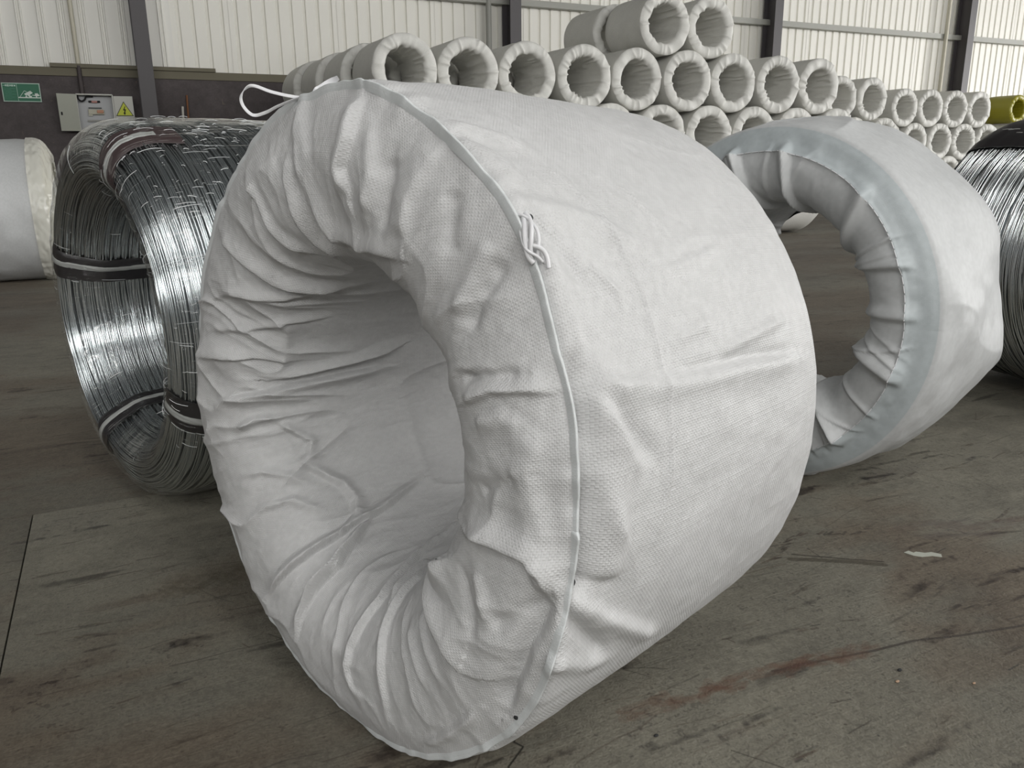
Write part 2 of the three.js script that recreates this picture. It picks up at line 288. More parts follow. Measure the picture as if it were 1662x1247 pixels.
{ const rz = (z0, z1) => box(XB - XA, 0.15, z1 - z0, (XA + XB) / 2, YT + 0.075, (z0 + z1) / 2), segs = [rz(ZA, RZ0), rz(RZ1, ZB)]; let x = XA;
  for (const [c, w] of [...strips, [XB + 0.75, 1.5]]) { const e = c - w / 2; segs.push(box(e - x, 0.15, RZ1 - RZ0, (x + e) / 2, YT + 0.075, (RZ0 + RZ1) / 2)); x = c + w / 2; }
  mesh('roof', mergeGeometries(segs), M.roofSheet, ce); }
for (const [c, w] of strips) daylight(w, RZ1 - RZ0, [c, YT + 0.06, (RZ0 + RZ1) / 2], [Math.PI / 2, 0, 0], ROOF_L, litRoof, `window_${wn++}`);

// ------------------------------------------------------------------ the large bagged coil
// folds of the bag, in the coil's own surface coordinates: [height mm, width + side mm, width - side mm, theta, s, theta, s, ...]
const FOLDS = [
  [14, 22, 5, 77.5, -0.014, 75.5, -0.065, 76, -0.101, 73, -0.128],
  [6, 18, 10, 97.5, 0.007, 95.5, -0.032, 92.5, -0.059, 89, -0.104],
  [12, 5, 22, 97.5, -0.068, 97, -0.116, 96.5, -0.155, 96, -0.206, 91.5, -0.251],
  [8, 5, 14, 117, -0.065, 113, -0.119, 111, -0.191, 106.5, -0.221],
  [9, 5, 18, 90, -0.128, 87.5, -0.161, 83, -0.197, 68, -0.185, 52.5, -0.143],
  [12, 5, 24, 138.5, -0.071, 134, -0.149, 131.5, -0.191, 132, -0.215, 125, -0.329],
  [6, 6, 14, 157.5, -0.089, 145, -0.17, 137.5, -0.239, 129.5, -0.284],
  [5, 7, 12, 164.5, -0.101, 154.5, -0.218, 149.5, -0.251, 147.5, -0.329],
  [-8, 14, 14, 65, -0.056, 61.5, -0.113, 60, -0.137],
  [7, 14, 10, 73, -0.038, 67, -0.092, 66.5, -0.137],
  [10, 26, 8, 57.5, -0.011, 57, -0.05, 56.5, -0.08, 53, -0.119],
  [-6, 12, 14, 51, -0.032, 47, -0.065, 43.5, -0.089],
  [-9, 16, 10, 37.5, -0.026, 36, -0.053, 34.5, -0.077, 31.5, -0.107],
  [7, 14, 14, 40.5, -0.032, 39, -0.059, 37, -0.092, 34.5, -0.113],
  [5, 3, 16, 173, -0.083, 166.5, -0.209, 167, -0.272],
  [10, 5, 18, 174.5, -0.23, 172.5, -0.299, 170.5, -0.392, 167, -0.482],
  [10, 20, 5, 183, -0.146, 178, -0.257, 176.5, -0.368, 176, -0.458],
  [6, 6, 8, 192, -0.176, 189, -0.206, 189, -0.242],
  [7, 5, 12, 191, -0.242, 197, -0.269, 201.5, -0.29, 206, -0.281, 209, -0.266],
  [9, 16, 5, 242, -0.281, 238.5, -0.311, 232, -0.326, 224.5, -0.317, 216.5, -0.293, 209, -0.266],
  [11, 4, 18, 238.5, -0.089, 242, -0.206, 243, -0.278, 241, -0.359, 232.5, -0.464],
  [9, 4, 14, 253.5, -0.17, 254.5, -0.224, 250, -0.284, 243, -0.329],
  [8, 6, 14, 290, -0.239, 283.5, -0.338],
  [5, 8, 10, 206.5, -0.167, 207.5, -0.203, 212.5, -0.242, 219, -0.263],
  [5, 8, 9, 219, -0.182, 221.5, -0.233, 231, -0.266],
  [10, 4, 16, 254.5, -0.095, 254, -0.152, 254.5, -0.197, 255, -0.239, 244, -0.323],
  [8, 5, 16, 284.5, -0.086, 279.5, -0.095, 278, -0.119, 278.5, -0.158, 280.5, -0.191, 283, -0.233, 278.5, -0.305, 266.5, -0.434],
  [7, 5, 14, 290, -0.062, 292, -0.101, 294, -0.155, 294.5, -0.194, 295, -0.227, 294.5, -0.278, 287, -0.356],
  [14, 30, 5, 327.5, -0.071, 325.5, -0.092, 326.5, -0.122, 326, -0.164, 326, -0.197, 326.5, -0.224, 343, -0.182],
  [6, 10, 10, 347.5, -0.125, 343, -0.104, 339, -0.086],
  [-5, 9, 9, 344, -0.149, 338.5, -0.116, 333.5, -0.095],
  [10, 7, 20, 355, -0.143, 355.5, -0.086, 355.5, -0.047, 351.5, -0.035, 349, -0.017],
  [-7, 12, 12, 349, -0.017, 345, -0.05, 339, -0.083],
  [-16, 18, 6, 349, -0.017, 339.5, -0.029, 330.5, -0.029, 324.5, -0.02],
  [8, 6, 10, 321, -0.047, 314, -0.044, 306.5, -0.038, 298, -0.029],
  [5, 8, 8, 308.5, -0.191, 309.5, -0.152, 309.5, -0.104],
  [5, 8, 8, 314.5, -0.206, 316, -0.158, 316, -0.101],
  [-10, 12, 7, 25, -0.14, 23, -0.083, 22, -0.041],
  [10, 4, 18, 20, -0.14, 21, -0.086, 20, -0.047, 19, -0.014],
  [8, 26, 14, 14.5, -0.035, 8, -0.056, 1.5, -0.047, -3.5, -0.029],
  [9, 5, 16, 353, -0.155, 355, -0.107, 355.5, -0.059, 353.5, -0.032, 349, -0.017],
  [-6, 12, 12, 2.5, -0.137, 5.5, -0.098, 7.5, -0.065],
  [6, 14, 10, 16, -0.128, 16.5, -0.083, 15, -0.053],
  [7, 16, 8, 18.5, 0.01, 17.5, 0.067, 16.5, 0.127, 16, 0.196, 15, 0.319, 13.5, 0.469],
  [-5, 8, 8, 17, 0.127, 16.5, 0.196, 16, 0.319, 14.5, 0.46],
  [4, 7, 7, 18, 0.262, 19.5, 0.367, 20.5, 0.442],
  [3, 7, 7, 21, 0.178, 23, 0.253],
  [5, 14, 9, 18, 0.019, 11.5, 0.058, 5, 0.094],
  [-6, 12, 12, 18.5, 0.037, 12, 0.079, 6, 0.124],
  [4, 12, 12, 14, 0.004, 8.5, 0.019, 1, 0.046, -3.5, 0.07],
  [7, 14, 9, 351, 0.001, 349, 0.016, 344, 0.07, 338.5, 0.136, 332.5, 0.205],
  [-7, 9, 9, 350, -0.002, 347, 0.007, 341.5, 0.049, 335.5, 0.097],
  [6, 10, 10, 348.5, -0.005, 343, -0.002, 337.5, 0.007],
  [-5, 10, 6, 352, 0.001, 352, 0.025, 350.5, 0.07],
  [5, 16, 10, 40, 0.007, 35, 0.019, 26.5, 0.025, 22, 0.025],
  [-5, 12, 9, 41, 0.01, 36, 0.04, 30, 0.064],
  [4, 14, 9, 42.5, 0.01, 41.5, 0.058, 39.5, 0.112, 34.5, 0.175],
  [5, 20, 8, 56, 0.001, 51.5, 0.028, 46.5, 0.04],
  [4, 14, 7, 59.5, 0.007, 57, 0.052, 54, 0.1],
  [3, 5, 5, 46, 0.199, 39, 0.226, 37.5, 0.235],
  [3, 5, 5, 33.5, 0.07, 29.5, 0.103, 27, 0.106],
  [2.5, 3, 3, 50.5, 0.097, 38.5, 0.127, 29, 0.145, 21.5, 0.145, 11.5, 0.145, 4.5, 0.145, -4, 0.13],
  [3, 6, 6, 34, 0.331, 32.5, 0.28, 31, 0.205],
  [5, 14, 10, 332.5, -0.011, 340, 0.001, 336.5, 0.046, 333.5, 0.112],
];

const foldSegs = FOLDS.map((f) => { const p = []; for (let i = 3; i < f.length; i += 2) p.push([f[i] * D2R * 0.4, f[i + 1]]); const w = Math.max(f[1], f[2]) / 1000 * 2.6; let u0 = 1e9, u1 = -1e9, v0 = 1e9, v1 = -1e9; for (const [u, v] of p) { u0 = Math.min(u0, u); u1 = Math.max(u1, u); v0 = Math.min(v0, v); v1 = Math.max(v1, v); } let L = 0; const cum = [0]; for (let i = 1; i < p.length; i++) cum.push(L += Math.hypot(p[i][0] - p[i - 1][0], p[i][1] - p[i - 1][1])); return { a: f[0] / 1000, wp: f[1] / 1000, wn: f[2] / 1000, p, cum, L, u0: u0 - w, u1: u1 + w, v0: v0 - w, v1: v1 + w }; });
const CIRC = 2 * Math.PI * 0.4;
function foldHeight(th, s) {
  let h = 0;
  for (const f of foldSegs) {
    if (s < f.v0 || s > f.v1) continue;
    let u = th * 0.4; if (u < f.u0) u += CIRC; else if (u > f.u1) u -= CIRC;
    if (u < f.u0 || u > f.u1) continue;
    let best = 1e9, side = 0, along = 0;
    for (let i = 0; i < f.p.length - 1; i++) {
      const ax = f.p[i][0], ay = f.p[i][1], dx = f.p[i + 1][0] - ax, dy = f.p[i + 1][1] - ay, l2 = dx * dx + dy * dy, t = clamp(((u - ax) * dx + (s - ay) * dy) / l2, 0, 1);
      const ex = u - ax - t * dx, ey = s - ay - t * dy, d = ex * ex + ey * ey;
      if (d < best) { best = d; side = dx * ey - dy * ex; along = f.cum[i] + t * Math.sqrt(l2); }
    }
    const d = Math.sqrt(best), w = side > 0 ? f.wp : f.wn, x = d / w, end = Math.min(along, f.L - along) / f.L;
    if (x < 2.6) h += f.a * Math.exp(-x * x) * (0.3 + 0.7 * sstep(0, 0.18, end));
  }
  return h * (s < 0 ? 1 + 0.6 * sstep(-0.1, -0.2, s) : 1.25);
}
const RIM = [[0, -8], [20, -2], [42, 14], [58, 4], [78, 4], [98, -10], [124, -15], [147, -3], [165, 8], [180, 17], [202, 17], [231, 15], [254, 4], [273, 0], [300, 0], [322, 0], [345, -8], [360, -8]];
function rimAt(th, s) { const d = (th / D2R + 360) % 360; let k = 0; while (RIM[k + 1][0] < d) k++; const t = (d - RIM[k][0]) / (RIM[k + 1][0] - RIM[k][0]), e = t * t * (3 - 2 * t); return (RIM[k][1] + (RIM[k + 1][1] - RIM[k][1]) * e) / 1000 * Math.exp(-((s / 0.12) ** 2)); }
{
  const sec = section(
    [[0, 0.4735], [0.012, 0.481], [0.06, 0.483], [0.2, 0.482], [0.4, 0.472], [0.5, 0.463], [0.545, 0.45], [0.575, 0.41], [0.58, 0.36], [0.56, 0.30], [0.53, 0.25], [0.5, 0.24]],
    [[0, 0.4735], [-0.01, 0.455], [-0.024, 0.42], [-0.03, 0.37], [-0.022, 0.32], [0.005, 0.278], [0.05, 0.25], [0.12, 0.235], [0.25, 0.23], [0.4, 0.23], [0.5, 0.24]]);
  const NT = 960, inner = range(sec.min, -0.36, 60).concat(range(-0.36, 0, 130).slice(1)), outer = range(0, 0.56, 170).concat(range(0.56, sec.max, 30).slice(1));
  const dispMain = (th, s) => {
    let d = foldHeight(th, s);
    const T = th * 0.4, p = (f) => Math.max(1, Math.round(CIRC * f));
    const N = (fu, fv, k) => vn(T / CIRC * p(fu), s * fv, k, p(fu), 0);
    if (s < 0.02) {                                                  // end cover: radial slack and crinkles
      const w = sstep(0.02, -0.05, s);
      d += w * (0.005 * N(6, 4, 51) + 0.0028 * N(13, 8, 52) + 0.0011 * N(45, 30, 53) + 0.0005 * N(120, 90, 54));
      const lw = sstep(0.0, -0.07, s) * sstep(-0.45, -0.25, s) * (0.35 + 0.65 * Math.max(0, -Math.cos(th + 0.2)));
      const wu = 0.8 * N(5, 7, 65), cn = 1 - Math.abs(vn(T / CIRC * p(13) + wu, s * 4.5 + wu, 66, p(13), 0)), cm = 1 - Math.abs(vn(T / CIRC * p(24) + wu, s * 8 - wu, 67, p(24), 0));
      d += lw * (0.012 * cn * cn * cn + 0.004 * cm * cm - 0.005);
      const rdg = 1 - Math.abs(N(9, 5, 58)); d += 0.006 * rdg ** 6 * sstep(-0.03, -0.1, s);
    }
    if (s > -0.02) {                                                 // outside: pulled nearly smooth
      const w = sstep(-0.02, 0.05, s);
      const rc = 1 - Math.abs(vn(T / CIRC * p(7) + 0.6 * N(4, 6, 71), s * 5, 72, p(7), 0)); d += w * (0.0035 * N(4, 5, 55) + 0.0017 * N(14, 12, 56) + 0.0008 * N(60, 40, 57) + 0.0013 * rc ** 9);
    }
    const e = Math.exp(-Math.abs(s) / 0.028);                        // gathers at the hem
    const near = Math.max(0, Math.cos(th - 0.5)); d += e * (0.0012 + 0.002 * near) * (N(40, 3, 59) + 0.7 * N(80, 5, 60));
    const deg = ((th / D2R + 180) % 360) - 180, g = sstep(-12, -6, deg) * (1 - sstep(18, 24, deg));
    d += g * (0.012 * Math.exp(-(((s - 0.052) / 0.022) ** 2)) - 0.02 * Math.exp(-(((s - 0.014) / 0.014) ** 2)));        // trough behind the hem on the near side
    return d;
  };
  const sh = sheet(sec, inner.concat(outer), NT, 0.4735, dispMain, rimAt, 0.03), jm = inner.length - 1;
  const t = thing('bagged_wire_coil', 'huge white woven plastic bag wrapped around a wire coil, with cord loop on top', 'wire coil', [0.259, 0, -1.122], Math.PI / 2 - 72.9 * D2R);
  mesh('outer_wrap', sh.geometry(jm, sh.rows.length - 1), M.cloth, t);
  mesh('end_cover', sh.geometry(0, jm), M.cloth, t, 'folded cloth drawn into the bore');
  // hem: doubled selvedge standing on the rim
  const hv = [], hi = [], n = 720;
  for (let i = 0; i <= n; i++) {
    const th = (i % n) / n * 2 * Math.PI, deg = ((th / D2R + 180) % 360) - 180, b = 3 * (jm * (NT + 1) + Math.round(i % n / n * NT));
    const near = sstep(-16, -8, deg) * (1 - sstep(78, 88, deg)), h = 0.0025 + 0.0075 * near * clamp(0.62 + 0.6 * vn(th * 7, 0, 61) + 0.2 * vn(th * 21, 0, 68), 0.1, 1.2) + 0.0015 * (1 + vn(th * 6, 3, 62)) * (1 - near);
    const k = 0.5 + 0.5 * vn(th * 7, 5, 63), dr = h * (0.75 + 0.2 * k), da = -h * (0.25 + 0.35 * k) + 0.0015 * vn(th * 14, 1, 64);
    const cs = Math.cos(th), sn = Math.sin(th), P = [sh.P[b], sh.P[b + 1], sh.P[b + 2]], w = 0.0016 + 0.001 * near;
    const q = (r, a) => hv.push(P[0] + a, Math.max(0.002, P[1] + r * sn), P[2] + r * cs);
    q(-0.006, -w - 0.001); q(dr, da - w); q(dr + 0.0015, da); q(dr, da + w); q(-0.006, w + 0.001);
  }
  for (let i = 0; i < n; i++) for (let k = 0; k < 4; k++) { const a = 5 * i + k; hi.push(a, a + 1, a + 5, a + 1, a + 6, a + 5); }
  const hg = new THREE.BufferGeometry(); hg.setAttribute('position', new THREE.Float32BufferAttribute(hv, 3)); hg.setIndex(hi);
  hg.setAttribute('uv', new THREE.Float32BufferAttribute(Array.from({ length: hv.length / 3 }, (_, k) => [Math.floor(k / 5) / n * 3, (k % 5) * 0.006]).flat(), 2)); hg.computeVertexNormals();
  mesh('hem', hg, M.hem, t, 'raised sewn hem around the end');
  const local = (x, y, z) => t.worldToLocal(new THREE.Vector3(x, y, z)); t.updateMatrixWorld(true);
  const at = (deg, s, off) => { const th = deg * D2R, [a, r] = sec.at(s), [na, nr] = sec.normal(s), d = foldHeight((th + 2 * Math.PI) % (2 * Math.PI), s) + off, ro = r + rimAt(th, s) + nr * d; return new THREE.Vector3(a + na * d + 0.03 * ro * Math.sin(th), 0.4735 + ro * Math.sin(th), ro * Math.cos(th)); };
  // flat tape: swept ribbon with its own width direction
  const ribbon = (pts, w, th, wd) => { const c = new THREE.CatmullRomCurve3(pts), n = 60, v = [], ix = []; const W = new THREE.Vector3(...wd).normalize(); for (let i = 0; i <= n; i++) { const p = c.getPoint(i / n), tn = c.getTangent(i / n), tw = W.clone().applyAxisAngle(tn, 0.9 * Math.sin(i / n * 7)); const s = tw.clone().addScaledVector(tn, -tw.dot(tn)).normalize().multiplyScalar(w / 2), u = new THREE.Vector3().crossVectors(tn, s).normalize().multiplyScalar(th / 2); for (const [a, b] of [[1, 1], [1, -1], [-1, -1], [-1, 1]]) v.push(p.x + a * s.x + b * u.x, p.y + a * s.y + b * u.y, p.z + a * s.z + b * u.z); } for (let i = 0; i < n; i++) for (let k = 0; k < 4; k++) { const a = 4 * i + k, b = 4 * i + (k + 1) % 4; ix.push(a, b, a + 4, b, b + 4, a + 4); } const g = new THREE.BufferGeometry(); g.setAttribute('position', new THREE.Float32BufferAttribute(v, 3)); g.setIndex(ix); g.computeVertexNormals(); return g; };
  const cordPts = [[0.2696, 0.9442, -1.1799], [0.2536, 0.9379, -1.1857], [0.2386, 0.9397, -1.1934], [0.2165, 0.9456, -1.2058], [0.1925, 0.954, -1.2198], [0.1824, 0.9468, -1.2225], [0.1781, 0.9371, -1.2216], [0.1805, 0.9256, -1.217], [0.1905, 0.9149, -1.2089], [0.2054, 0.918, -1.2027], [0.2232, 0.9268, -1.1968], [0.2521, 0.9379, -1.1864], [0.2696, 0.9420, -1.1799]];
  const cord = mesh('cord_loop', ribbon(cordPts.map((p) => local(...p)), 0.0042, 0.0012, [0.3, 0.6, 1]), M.cord, t, 'thin white drawstring loop');
  mesh('cord_tail', ribbon([[0.2621, 0.9379, -1.1824], [0.2696, 0.9442, -1.1799], [0.2779, 0.9498, -1.1776], [0.3018, 0.9634, -1.1703]].map((p) => local(...p)), 0.009, 0.0012, [0, 1, 0.4]), M.cord, t);
  // bunched knot of bag cloth on the hem
  const kg = [];
  for (let k = 0; k < 5; k++) { const a = 41 - 0.6 * k, pts = range(0, 1, 7).map((u) => at(a - 5.5 * u + 0.5 * Math.sin(5 * u + k), 0.004 + 0.006 * Math.sin(3 * u + 1.3 * k), 0.004 + 0.005 * Math.sin(Math.PI * u) * (1 + 0.4 * (k % 2)))); kg.push(new THREE.TubeGeometry(new THREE.CatmullRomCurve3(pts), 24, 0.0018 + 0.0007 * (k % 3), 7)); }
  mesh('knot', mergeGeometries(kg), M.cord, t, 'bunched knot of bag cloth on the hem');
  // three small torn holes where the stitches pull
  for (const [deg, s, r] of [[40.6, 0.016, 0.0045], [351.5, 0.007, 0.005], [325, -0.006, 0.0035]]) {
    const g = new THREE.SphereGeometry(r, 10, 6); let j = 0; while (sh.rows[j] < s) j++; const q = 3 * (j * (NT + 1) + Math.round(deg / 360 * NT)), th = deg * D2R;
    g.translate(sh.P[q], sh.P[q + 1] - 0.4 * r * Math.sin(th), sh.P[q + 2] - 0.4 * r * Math.cos(th)); mesh('torn_hole', g, M.dark, t, 'small dark tear at the stitching');
  }
}

// ------------------------------------------------------------------ bare wire coils
// closed rounded section of a coil: t in metres along it, from the inside back corner round the bore, the front end, the outside
function coilPath(R, r, L, bulge, rc) {
  const pts = [[L, r], [L * 0.6, r], [L * 0.25, r], [rc * 0.9, r + 0.002], [rc * 0.15, r + 0.02], [-bulge * 0.8, r + (R - r) * 0.35], [-bulge, r + (R - r) * 0.55], [-bulge * 0.75, R - 0.035], [-bulge * 0.1, R - 0.01], [rc, R], [L * 0.35, R + 0.004], [L * 0.7, R], [L - 0.03, R - 0.006], [L + 0.02, R - 0.04], [L + 0.03, (R + r) / 2], [L + 0.02, r + 0.03]];
  return curve(pts);
}
function pathNormal(c, t) { const e = 0.004, p = c.at(Math.max(0, t - e)), q = c.at(Math.min(c.length, t + e)), dx = q[0] - p[0], dy = q[1] - p[1], l = Math.hypot(dx, dy) || 1; return [-dy / l, dx / l]; }
function windings(c, t0, t1, step, layers, seg, radius, wander, h0) {
  const list = [];
  for (let y = 0; y < layers; y++) for (let t = t0; t < t1; t += step * rr(0.7, 1.3)) list.push([t, y]);
  const sides = 5, per = (seg + 1) * sides, pos = new Float32Array(list.length * per * 3), nor = new Float32Array(pos.length), ix = new Uint32Array(list.length * seg * sides * 6);
  let o = 0, q = 0, base = 0;
  for (const [tc, layer] of list) {
    const ph = [rnd() * 6.3, rnd() * 6.3, rnd() * 6.3, rnd() * 6.3], w = wander * rr(0.4, 1.3), dep = layer * -0.004 + rr(-0.004, 0.0025), slope = rr(-1, 1) * wander;
    for (let i = 0; i <= seg; i++) {
      const th = (i % seg) / seg * 2 * Math.PI, tt = clamp(tc + w * (0.8 * Math.sin(th + ph[0]) + 0.45 * Math.sin(2 * th + ph[1]) + 0.2 * Math.sin(5 * th + ph[2])) + slope * 0.3 * Math.cos(th), 0.001, c.length - 0.001);
      const [a, r] = c.at(tt), [na, nr] = pathNormal(c, tt), d = dep + 0.0022 * Math.sin(3 * th + ph[3]) + 0.0012 * Math.sin(7 * th + ph[1]);
      const A = a + na * d, R = r + nr * d, cs = Math.cos(th), sn = Math.sin(th);
      for (let k = 0; k < sides; k++) {
        const f = k / sides * 2 * Math.PI, ca = Math.cos(f), sa = Math.sin(f), dx = ca, dr = sa;
        pos[o] = A + radius * dx; pos[o + 1] = Math.max(0.001, h0 + (R + radius * dr) * sn); pos[o + 2] = (R + radius * dr) * cs;
        nor[o] = dx; nor[o + 1] = dr * sn; nor[o + 2] = dr * cs; o += 3;
      }
      if (i < seg) for (let k = 0; k < sides; k++) { const p = base + i * sides + k, p2 = base + i * sides + (k + 1) % sides; ix[q++] = p; ix[q++] = p + sides; ix[q++] = p2; ix[q++] = p2; ix[q++] = p + sides; ix[q++] = p2 + sides; }
    }
    base += per;
  }
  const g = new THREE.BufferGeometry(); g.setAttribute('position', new THREE.BufferAttribute(pos, 3)); g.setAttribute('normal', new THREE.BufferAttribute(nor, 3)); g.setIndex(new THREE.BufferAttribute(ix, 1)); return g;
}
function shell(c, off, nT, nt, h0, t0 = 0, t1 = c.length, wob = 0, kk = 70) {       // skin over a coil section
  const pos = [], uv = [], ix = [];
  for (let j = 0; j <= nt; j++) { const t = t0 + (t1 - t0) * j / nt, [a, r] = c.at(t), [na, nr] = pathNormal(c, t); for (let i = 0; i <= nT; i++) { const th = (i % nT) / nT * 2 * Math.PI, d = off + wob * (vn(th * 9.55, t * 9, kk, 60, 0) + 0.5 * vn(th * 19.1, t * 20, kk + 1, 120, 0)), R = r + nr * d; pos.push(a + na * d, Math.max(0.0008, h0 + R * Math.sin(th)), R * Math.cos(th)); uv.push(i / nT * 2 * Math.PI * 0.45, t); } }
  for (let j = 0; j < nt; j++) for (let i = 0; i < nT; i++) { const p = j * (nT + 1) + i; ix.push(p, p + nT + 1, p + 1, p + 1, p + nT + 1, p + nT + 2); }
  const g = new THREE.BufferGeometry(); g.setAttribute('position', new THREE.Float32BufferAttribute(pos, 3)); g.setAttribute('uv', new THREE.Float32BufferAttribute(uv, 2)); g.setIndex(ix); g.computeVertexNormals(); return g;
}
function bandGeo(c, deg, width, off, t0, t1, h0, k = 0) {             // flat band round the section at one angle, with thickness
  const n = 90, pos = [], ix = [], m = 6;
  for (let j = 0; j <= n; j++) { const t = t0 + (t1 - t0) * j / n, [a, r] = c.at(t), [na, nr] = pathNormal(c, t); for (let s = 0; s < 2; s++) for (let i = 0; i <= m; i++) { const edge = i === 0 || i === m ? 0.0025 : 0, d = off - edge - s * 0.004 + 0.0012 * vn(t * 60, i + k, 75), R = r + nr * d, th = deg * D2R + ((i / m - 0.5) * width + 0.004 * vn(t * 12, 1 + k, 76)) / 0.42; pos.push(a + na * d, Math.max(0.0006, h0 + R * Math.sin(th)), R * Math.cos(th)); } }
  const w = 2 * (m + 1);
  for (let j = 0; j < n; j++) { for (let s = 0; s < 2; s++) for (let i = 0; i < m; i++) { const p = j * w + s * (m + 1) + i; ix.push(p, p + w, p + 1, p + 1, p + w, p + w + 1); } for (const e of [0, m]) { const p = j * w + e; ix.push(p, p + m + 1, p + w, p + w, p + m + 1, p + w + m + 1); } }
  const g = new THREE.BufferGeometry(); g.setAttribute('position', new THREE.Float32BufferAttribute(pos, 3)); g.setIndex(ix); g.computeVertexNormals(); return g;
}
{ // coil in stretch wrap
  const R = 0.468, r = 0.295, L = 0.62, h0 = 0.482, c = coilPath(R, r, L, 0.055, 0.055);
  const t = thing('film_wrapped_wire_coil', 'bare galvanized steel wire coil in clear stretch film with black padded straps', 'wire coil', [0.012, 0, -2.262], Math.PI / 2 - 72.3 * D2R);
  mesh('coil_core', shell(c, -0.012, 160, 80, h0), M.wire, t);
  const w = mesh('wire_windings', windings(c, 0.02, c.length - 0.18, 0.0042, 2, 110, 0.0020, 0.007, h0), M.wire, t, 'shiny galvanized steel wires'); w.userData.kind = 'stuff';
  let k = 0; const end = c.length - 0.3;
  for (const [deg, t0, t1, wd] of [[68, 0.35, 0.91, 0.085], [163, 0.3, end, 0.09], [243, 0.35, end, 0.075], [337, 0.3, end, 0.075]]) {
    const b = mesh('strap_pad', bandGeo(c, deg, wd, 0.0085, t0, t1, h0, 5 * k), deg === 68 ? M.pad : M.band, t, deg === 68 ? 'dark maroon pad over the rim' : 'wide black pad');
    mesh('strap', bandGeo(c, deg - 0.6, 0.02, 0.0105, t0 + 0.02, deg === 68 ? t1 - 0.05 : t1 - 0.02, h0, 3 + 5 * k), M.strapWhite, b, 'narrow pale plastic strap'); k++;
  }
  const cr = [], ta = c.length - 0.2 - 0.62;                          // sharp creases of the film, along the axis
  for (let k = 0; k < 700; k++) {
    const th = (rnd() < 0.8 ? rr(-30, 80) : rr(80, 360)) * D2R, t0 = rnd() < 0.8 ? rr(ta, ta + 0.55) : rr(0.5, ta), l = 0.006 + 0.055 * rnd() ** 2.4, sk = rr(-0.012, 0.012);
    const pts = range(0, 1, 3).map((u) => { const t = clamp(t0 + l * u, 0, c.length), [a, r2] = c.at(t), [na, nr] = pathNormal(c, t), d = 0.0135 + 0.002 * Math.sin(Math.PI * u), R2 = r2 + nr * d, q = th + sk * u; return new THREE.Vector3(a + na * d, Math.max(0.002, h0 + R2 * Math.sin(q)), R2 * Math.cos(q)); });
    cr.push(new THREE.TubeGeometry(new THREE.CatmullRomCurve3(pts), 4, rr(0.0003, 0.0007), 4));
  }
  const film = mesh('stretch_film', shell(c, 0.013, 300, 200, h0, 0.45, c.length, 0.0022), M.film, t, 'clear creased stretch film');
  mesh('film_creases', mergeGeometries(cr), M.filmCrease, film, 'fine whitish creases in the film').userData.kind = 'stuff';
}
{ // open bare coil beyond the white bag on the right
  const R = 0.488, r = 0.31, L = 0.72, h0 = 0.5, c = coilPath(R, r, L, 0.03, 0.06);
  const t = thing('bare_wire_coil', 'unwrapped shiny galvanized wire coil with a black pad across its top', 'wire coil', [3.13, 0, -1.36], Math.PI / 2 - 8 * D2R);
  mesh('coil_core', shell(c, -0.012, 120, 70, h0), M.wire, t);
  const w = mesh('wire_windings', windings(c, 0.4, c.length - 0.06, 0.0062, 2, 110, 0.003, 0.014, h0), M.wire, t, 'shiny galvanized steel wires'); w.userData.kind = 'stuff';
  const b = mesh('strap_pad', bandGeo(c, 116, 0.2, 0.012, 0.5, c.length - 0.02, h0, 2), M.band, t, 'wide black plastic pad');
  const sc = []; const cc = c.length; for (let k = 0; k < 26; k++) { const t0 = rr(cc - 0.75, cc - 0.22); sc.push(bandGeo(c, rr(106, 127), rr(0.002, 0.005), 0.0132, t0, t0 + rr(0.012, 0.06), h0, k)); }
  mesh('scuff_marks', mergeGeometries(sc), M.strapWhite, b, 'pale scuffs on the black pad').userData.kind = 'stuff';
}

